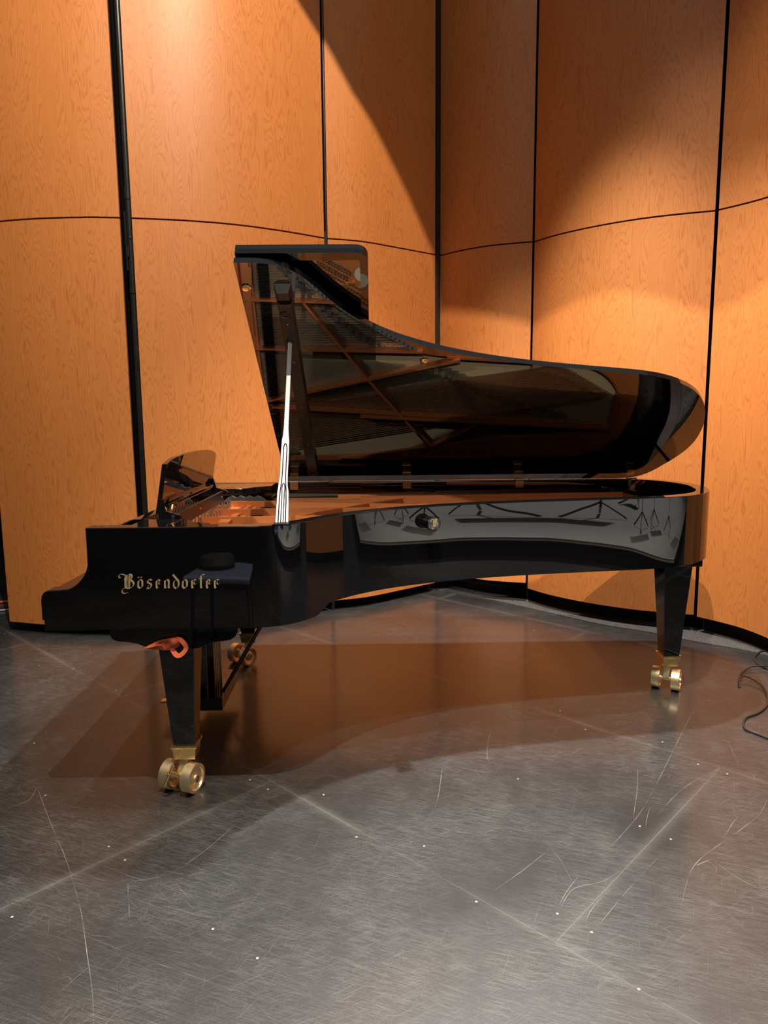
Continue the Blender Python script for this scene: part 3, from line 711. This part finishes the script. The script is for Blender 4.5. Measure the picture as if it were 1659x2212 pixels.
# ---------------- legs and casters
def leg(u,v,uw,label,axis,ctr,lever=False):
    mb=MB(); ztop_=.66; zb_=.172
    uw_t,uw_b=.140,.078
    vs=[]
    for z,w in ((ztop_,uw_t),(zb_,uw_b)):
        for (sx,sy) in ((-1,-1),(1,-1),(1,1),(-1,1)): vs.append((u+uw*(0 if z>.3 else 1)+sx*w/2,v+sy*w/2,z))
    mb.add(vs,[(0,1,2,3),(7,6,5,4),(0,4,5,1),(1,5,6,2),(2,6,7,3),(3,7,4,0)])
    L=mb.build('leg',BLACK,ROOT,bevel=.003)
    lu=u+uw
    mb=MB(); 
    def ring(z,w): return [(lu-w/2,v-w/2,z),(lu+w/2,v-w/2,z),(lu+w/2,v+w/2,z),(lu-w/2,v+w/2,z)]
    lv=[ring(.178,.094),ring(.172,.096),ring(.166,.092),ring(.164,.086),ring(.122,.076),ring(.120,.070)]
    vs=[p for r in lv for p in r]; fs=[(3,2,1,0),(20,21,22,23)]
    for k in range(5):
        for j in range(4): fs.append((k*4+j,k*4+(j+1)%4,(k+1)*4+(j+1)%4,(k+1)*4+j))
    mb.add(vs,fs); mb.build('ferrule',BRASS,L,smooth=False)
    a=Vector((*axis,0)).normalized(); c=Vector((ctr[0],ctr[1],.0545)); back=Vector((lu,v,0))-Vector((c.x,c.y,0)); 
    t=a.cross(Vector((0,0,1)))
    if t.dot(back)<0: t=-t
    mb=MB()
    top=Vector((lu,v,.121)); 
    mb.cyl(top,top-Vector((0,0,.012)),.022,n=20)
    # forked web from ferrule down to the axle
    q=[top+t*.012-Vector((0,0,.010)),top-t*.022-Vector((0,0,.010)),Vector((c.x,c.y,.062))-t*.016,Vector((c.x,c.y,.046))-t*.004,Vector((c.x,c.y,.050))+t*.014]
    vs=[p+a*s for s in (-.015,.015) for p in q]; mb.add(vs,[(0,1,2,3,4),(9,8,7,6,5)]+[(i,(i+1)%5,5+(i+1)%5,5+i) for i in range(5)])
    mb.cyl(c-a*.052,c+a*.052,.0105,n=20)
    mb.build('caster_fork',BRASSW,L,bevel=.0015,angle=30)
    for s in (-1,1):
        w=MB(); R_=.0545
        pr=[(-.019,R_),(.019,R_),(.0195,R_-.0015),(.0195,R_-.011),(.012,R_-.013),(.008,R_-.028),(.012,.0165),(.022,.0150),(.0225,.0105),(-.0225,.0105),(-.022,.015),(-.012,.0165),(-.008,R_-.028),(-.012,R_-.013),(-.0195,R_-.011),(-.0195,R_-.0015)]
        w.lathe(c+a*(.0465*s),a,pr,48); w.build('caster_wheel',BRASSW,L,angle=30)
        w=MB(); w.cyl(c+a*(.0465*s+.010*s),c+a*(.0465*s+.024*s),.0095,.008,n=20); w.build('hub_cap',BRASSD,L)
    if lever:
        w=MB(); p=hv(364,1674,c.y-.055); e1=hv(375,1653,c.y-.060); e2=hv(355,1698,c.y-.060)
        w.cyl(e1,e2,.0042,n=12); w.cyl(p+Vector((0,-.008,0)),p+Vector((.004,.03,0)),.007,n=14); w.box((p+Vector((.022,.02,-.008))),(.04,.014,.016),Matrix.Rotation(.5,3,'Y')); w.build('brake_lever',BRASS,L,bevel=.0008)
    return L
leg(.433,.130,.004,'',(.94,-.34),(.4215,.098),True)
leg(.433,1.480,.004,'',(.80,-.59),(.402,1.445))
leg(2.632,1.020,.0,'',(.86,-.52),(2.618,1.0))
# bracket boards over the legs
prf=[(.213,.652),(.667,.652),(.665,.632),(.655,.612),(.638,.600),(.61,.596),(.58,.592),(.55,.582),(.525,.572),(.515,.570),(.375,.570),(.36,.571),(.335,.580),(.31,.590),(.28,.597),(.24,.600),(.225,.606),(.216,.62)]
for v0,v1 in ((.028,.235),(1.375,1.585)):
    mb=MB(); mb.prism(prf,lambda x,y,h:(x,h,y),v0,v1); mb.build('leg_block',BLACK,ROOT,bevel=.003,angle=40)
mb=MB(); mb.box((2.615,1.05,.672),(.19,.36,.034)); mb.build('leg_block',BLACK,ROOT,bevel=.004)
# thin bright joint line under the case
mb=MB(); mb.box((.38,.006,.6505),(.74,.004,.003)); mb.build('bottom_bead',SATIN,ROOT)
# ---------------- pedal lyre
mb=MB()
for v in (.70,.90): mb.box((.357,v,.37),(.05,.035,.50))
mb.box((.357,.80,.63),(.09,.34,.05)); mb.box((.385,.80,.11),(.16,.36,.06)); lyre=mb.build('pedal_lyre',BLACK,ROOT,bevel=.004)
for v in (.735,.765,.80,.835,.865):
    mb=MB(); mb.cyl((.41,v,.13),(.41,v,.64),.0035,n=8); mb.build('pedal_rod',BRASSD,lyre)
for v in (.73,.80,.87):
    mb=MB(); mb.box((.24,v,.085),(.16,.035,.012)); mb.build('pedal',BRASS,lyre,bevel=.004)
for v in (.71,.89):
    mb=MB(); mb.cyl((.43,v,.10),(.76,v,.655),.0085,n=12); mb.build('lyre_stay',BLACK,lyre)
# ---------------- lettering drawn with a broad nib
NIB=(10.5,-7.0)
def circ(cx,cy,r,n=8): return [(cx+r*math.cos(2*PI*i/n),cy+r*math.sin(2*PI*i/n)) for i in range(n+1)]
GL_B=[([(137,170),(124,183),(108,170),(108,150),(125,130),(160,130),(205,146),(262,124)],.62),([(203,150),(205,200),(200,250),(203,318)],1.25),([(232,150),(236,230),(232,310)],.45),([(256,140),(258,230),(254,322)],.7),([(262,126),(286,150),(284,185),(262,212)],1.0),([(262,205),(292,225),(314,262),(296,300),(258,326),(215,318),(188,322)],1.0),([(188,322),(158,342),(150,366),(170,392),(205,394),(236,376)],.55),([(186,180),(192,240)],.45)]
LET=[('B',GL_B),
('o',[([(377,222),(377,305),(402,326)],1),([(402,326),(430,300),(430,222)],1),([(377,224),(408,202),(430,224)],.8),(circ(378,173,5),.7),(circ(416,173,5),.7)]),
('s',[([(558,214),(532,200),(504,222),(506,242),(552,268),(552,300),(524,328),(500,316)],.9),([(488,334),(516,286)],.35)]),
('e',[([(628,218),(628,300),(640,324)],1),([(628,222),(652,202),(670,222),(652,240)],.8),([(668,232),(655,254),(664,270),(677,258)],.5)]),
('n',[([(742,216),(744,306),(752,322)],1),([(744,224),(776,202),(794,224),(794,306),(802,322)],1)]),
('d',[([(852,134),(904,196),(928,226),(926,298),(896,328)],.95),([(896,328),(868,302),(870,228),(902,204)],.8)]),
('o2',[([(991,222),(991,305),(1014,326)],1),([(1014,326),(1044,300),(1044,222)],1),([(991,224),(1022,202),(1044,224)],.8)]),
('r',[([(1116,214),(1118,304),(1126,322)],1),([(1118,226),(1148,202),(1166,210)],.8),([(1150,225),(1140,250),(1158,272),(1174,258)],.5)]),
('f',[([(1238,156),(1240,300),(1246,322)],1),([(1236,160),(1258,132),(1288,136)],.8),([(1208,194),(1264,190)],.5)]),
('e2',[([(1320,218),(1320,300),(1330,324)],1),([(1320,222),(1344,202),(1362,222),(1346,240)],.8),([(1360,232),(1346,254),(1356,270),(1370,256)],.5)]),
('r2',[([(1430,214),(1432,304),(1440,322)],1),([(1432,226),(1462,202),(1482,208)],.8),([(1468,225),(1458,250),(1474,272),(1494,256)],.5)])]
NC=[0]
def nibstroke(mb,path,w,fn,k=1.0):
    nx,ny=NIB[0]*w*k,NIB[1]*w*k; P=path if len(path)<3 else [(p.x,p.y) for p in catmull([Vector(p) for p in path],13)]
    for a,b in zip(P[:-1],P[1:]):
        d=Vector((b[0]-a[0],b[1]-a[1]))
        if d.length<1e-6: continue
        d.normalize(); q=Vector((-d.y,d.x))*2.6*k
        for t,(ex,ey) in enumerate(((nx,ny),(q.x,q.y))):
            pts=[(a[0]-ex,a[1]-ey),(a[0]+ex,a[1]+ey),(b[0]+ex,b[1]+ey),(b[0]-ex,b[1]-ey)]
            area=sum(pts[i][0]*pts[(i+1)%4][1]-pts[(i+1)%4][0]*pts[i][1] for i in range(4))
            if abs(area)<1: continue
            NC[0]=(NC[0]+1)%97; mb.prism(pts,fn,0,(1.0 if t==0 else .45)+NC[0]*.004)
def side(X,Y,h):
    p=hv(240+X/6.38,1220+Y/6.38,0.0); return (p.x,-.0002-.0006*h,p.z)
for nm,strokes in LET:
    mb=MB()
    for path,w in strokes: nibstroke(mb,path,w*1.12,side)
    mb.build('letter',GOLD,ROOT,smooth=False)
# ---------------- round black cap with the gilt initial on the bent side
kc=hz(922,1129,.925)
near_i=min(range(len(curve)),key=lambda i:abs(curve[i].x-1.365))
cp=curve[near_i]; tg=(curve[near_i+1]-curve[near_i-1]).normalized(); nr=Vector((tg.y,-tg.x,0))
o0=Vector((cp.x,cp.y,0)); 
dd=ray(922,1129); s_=None
o0.z=hv(924,1128,cp.y).z
axk=(nr+Vector((.02,0,0))).normalized()
mb=MB(); mb.lathe(o0,axk,[(-.005,.0001),(-.005,.026),(.040,.0255),(.042,.0285),(.047,.0305),(.053,.030),(.0545,.0275),(.0535,.0265),(.0535,.0001)],48); kn=mb.build('badge_cap',BLACK,ROOT,angle=40)
ku=Vector((0,0,1)); kr=ku.cross(axk).normalized()
if kr.x<0: kr=-kr
fc_=o0+axk*.0537
def kb(X,Y,h):
    p=fc_+kr*((X-212)*.000150)+ku*(-(Y-258)*.000150)+axk*(.0007*h); return p
mb=MB()
for path,w in GL_B: nibstroke(mb,path,w*1.2,kb)
mb.build('initial',GOLD,kn,smooth=False)

# ---------------- orange strap tucked on the near leg block
mb=MB()
def strap(path,w,dv):
    pts=[]
    for (x,y,o) in path:
        p=hv(x,y,.022+o); pts.append(p)
    P=catmull(pts,.006); L=[]; n=len(P)
    for i,p in enumerate(P):
        t=(P[min(i+1,n-1)]-P[max(i-1,0)]).normalized(); q=t.cross(Vector((0,1,0))).normalized(); k=min(1,.25+3.0*i/n)
        tw=math.sin(i*.35)*.004*dv
        L+= [p+q*w*k/2+Vector((0,tw,0)),p-q*w*k/2-Vector((0,tw,0)),p-q*w*k/2+Vector((0,.0015-tw,0)),p+q*w*k/2+Vector((0,.0015+tw,0))]
    fs=[]
    for i in range(n-1):
        for j in range(4): fs.append((i*4+j,i*4+(j+1)%4,(i+1)*4+(j+1)%4,(i+1)*4+j))
    fs+= [(0,1,2,3),tuple(range((n-1)*4,n*4))]
    mb.add(L,fs)
strap([(312,1400,-.003),(330,1394,-.012),(352,1386,-.02),(376,1384,-.02),(384,1391,-.012),(376,1398,-.006),(350,1400,-.004)],.014,.8)
strap([(318,1399,-.004),(340,1393,-.010),(362,1386,-.016),(386,1381,-.014),(398,1390,-.008),(402,1400,-.004),(394,1412,-.010),(384,1417,-.014),(375,1408,-.010),(370,1399,-.004)],.015,1)
strap([(316,1400,-.002),(340,1399,-.005),(362,1396,-.007),(378,1388,-.008),(388,1386,-.006)],.016,.5)
tag(mb.build('fabric_strap',STRAP),'crumpled orange-red fabric strap tucked over the front leg block of the piano','strap')

# ------------------------------------------------------------------ behind the camera: what the lacquer reflects
def seat(x,y,rz,label):
    t=empty('padded_bench',(x,y,0)); tag(t,label,'bench')
    R=Matrix.Rotation(rz,3,'Z'); c=Vector((x,y,0))
    mbx=MB(); mbx.box(c+Vector((0,0,.455)),(.50,.42,.05),R); mbx.build('seat',BLUES,t,bevel=.02,segs=3)
    mbx=MB(); mbx.box(c+Vector((0,0,.415)),(.46,.38,.03),R); mbx.build('seat_frame',BLKMET,t,bevel=.003)
    for sx in (-1,1):
        for sy in (-1,1):
            mbx=MB(); mbx.cyl(c+R@Vector((sx*.20,sy*.16,.41)),c+R@Vector((sx*.22,sy*.18,0)),.012,n=10); mbx.build('leg',BLKMET,t)
    return t
seat(.32,-1.74,.12,'low bench with a blue padded seat carrying a round black bag')
mb=MB(); mb.lathe((.21,-1.80,.4805),(0,0,1),[(0,.0001),(0,.10),(.03,.12),(.07,.10),(.085,.0001)],32); tag(mb.build('round_bag',HATM),'round black bag lying on the blue bench beside the camera','bag')
seat(2.75,-2.75,.7,'low bench with a bare blue padded seat to the right of the camera')
mb=MB(); mb.prism([(3.95,-2.5),(5.0,-.3),(9.5,-.3),(9.5,-8.5),(3.6,-8.5),(3.6,-3.6)],lambda x,y,h:(x,y,h),.17,.2); ris=empty('stage_riser',(6,-4,0)); tag(ris,'low grey stage riser behind the camera holding music stands','riser')
mb.build('riser_top',RISER,ris)
mb=MB(); mb.prism([(3.99,-2.5),(5.04,-.34),(9.4,-.34),(9.4,-8.4),(3.64,-8.4),(3.64,-3.6)],lambda x,y,h:(x,y,h),0,.169); mb.build('riser_base',KICK,ris)
mb=MB(); mb.tube([(3.6,-3.6,.2),(3.95,-2.5,.2),(5.0,-.3,.2)],.006,6); mb.build('riser_edge',WHITEK,ris)  # pale tube along the riser edge
lab=['nearest the riser corner','beside the tall one','at the riser middle','at the far left of the riser','at the back of the riser','near the right edge of the riser']
for k,(x,y,a) in enumerate([(5.1,-2.6,.3),(5.0,-3.6,1.1),(5.7,-2.4,.7),(4.4,-4.2,2.),(6.1,-4.3,1.7),(5.9,-1.3,.2)]):
    t=empty('music_stand',(x,y,.205)); tag(t,'black folding music stand with tilted tray '+lab[k],'music stand','music stands on the riser')
    mbx=MB(); mbx.cyl((x,y,.32),(x,y,1.15),.012,n=10); mbx.build('shaft',BLKMET,t)
    for j in range(3):
        an=a+j*2*PI/3; mbx=MB(); mbx.cyl((x,y,.38),(x+.32*math.cos(an),y+.32*math.sin(an),.218),.012,n=8); mbx.build('leg',BLKMET,t)
    mbx=MB(); mbx.box((x,y,1.25),(.5,.02,.32),Matrix.Rotation(a,3,'Z')@Matrix.Rotation(-.4,3,'X')); mbx.box((x,y-.03,1.10),(.5,.06,.012),Matrix.Rotation(a,3,'Z')); mbx.build('tray',BLKMET,t)
# dark hall wall far behind
mb=MB(); mb.box((1.5,-9.6,2.6),(17,.1,5.2)); tag(mb.build('wall_behind',pm('black_drape',(.012,.011,.011),.9,0,.2)),kind='structure')

# ------------------------------------------------------------------ light
def spot(name,loc,tgt,power,ang,blend=.2,rad=.05,col=(1,.80,.58)):
    l=bpy.data.lights.new(name,'SPOT'); l.energy=power; l.spot_size=math.radians(ang); l.spot_blend=blend; l.shadow_soft_size=rad; l.color=col
    o=bpy.data.objects.new(name,l); COL.objects.link(o); o.location=loc
    d=Vector(tgt)-Vector(loc); o.rotation_euler=d.to_track_quat('-Z','Y').to_euler(); return o
WARM=(1,.84,.66); NEUT=(1,.94,.87)
# main front lamp, beam cut by an added flag shaped to the walls' shadow edge
LA=Vector((1.0,-1.7,6.3))
spot('stage_spot_main',LA,(1.1,1.3,1.6),1420,104,.25,.004,WARM)
tl=empty('stage_lamp',LA+Vector((0,0,.12))); tag(tl,'black theatre lamp with an added light-cutting flag, unseen high above the camera','lamp')
mb=MB(); mb.cyl(LA+Vector((0,-.05,.32)),LA+Vector((0,-.02,.06)),.10,.12,n=24); mb.build('lamp_body',BLKMET,tl)
axl=(Vector((1.1,1.3,1.6))-LA).normalized()
edge=[(.10,2.02,5.2),(.708,2.322,3.902),(.881,2.44,3.70),(1.036,2.497,3.446),(1.215,2.612,3.207),(1.406,2.759,2.897),(1.61,2.92,2.52),(1.65,2.96,2.14),(1.801,2.782,2.101),(1.978,2.647,2.059),(2.233,2.552,1.989),(2.359,2.368,2.04),(2.497,2.218,2.09),(2.677,2.059,2.114),(2.861,1.942,2.059),(3.123,1.836,1.961),(3.235,1.688,2.004),(3.303,1.558,2.081),(3.7,.6,2.3),(4.2,-.2,2.6),(6.2,-.2,5.4),(3.0,4.4,5.9)]
fl=[]
for e in edge:
    e=(*WS(e),1.387+(e[2]-1.387)*KW); d=Vector(e)-LA; fl.append(LA+d*(.6/d.dot(axl)))
mb=MB(); k=len(fl); mb.add(fl+[p-axl*.004 for p in fl],[tuple(t) for t in tessellate_polygon([[Vector((p.dot(Vector((1,0,0))),p.dot(Vector((0,1,0)).cross(Vector((1,0,0)))*-1 if False else Vector((0,axl.z,-axl.y)).normalized()),0)) for p in fl]])]+[(a,(a+1)%k,k+(a+1)%k,k+a) for a in range(k)])
mb.build('added_flag',FELT,tl,smooth=False)
spot('stage_downlight_a',(1.9,1.3,4.9),(1.9,.3,0),1150,82,.5,.06,NEUT)
spot('stage_downlight_b',(3.0,.5,5.8),(2.6,-.2,0),450,80,.5,.06,NEUT)
spot('stage_downlight_c',(-.5,.2,6.0),(-.4,-.4,0),330,54,.5,.06,NEUT)
spot('ambient_fill',(0.5,-4.3,8.6),(1.4,1.8,1.2),400,60,.6,1.8,WARM)  # added broad fill for the ambient level, no known source
spot('house_front',(1.2,-6.6,4.7),(1.6,.9,.9),420,25,.7,2.0,WARM)
spot('stage_spot_key',(-2.8,-2.2,4.7),(.78,1.0,.95),1300,16.5,.5,.05,NEUT)
spot('added_floor_fill',(2.4,-1.3,5.6),(2.4,-1.2,0),560,64,.8,.08,NEUT)  # added unseen lamp that brightens the floor at lower right
spot('riser_fill',(6.8,-4.7,6.4),(6.8,-4.7,0),4200,78,.4,.1,NEUT)  # lamp added over the riser to brighten it in the reflections
w=bpy.data.worlds.new('world'); sc.world=w; w.use_nodes=True; bg=w.node_tree.nodes['Background']; bg.inputs[0].default_value=(.78,.82,.9,1); bg.inputs[1].default_value=.14
vs_=sc.view_settings; vs_.view_transform='Standard'; vs_.look='None'; vs_.gamma=1; vs_.use_curve_mapping=False; vs_.exposure=0.16
sc.cycles.max_bounces=8; sc.cycles.glossy_bounces=6; sc.cycles.caustics_reflective=False; sc.cycles.sample_clamp_indirect=4
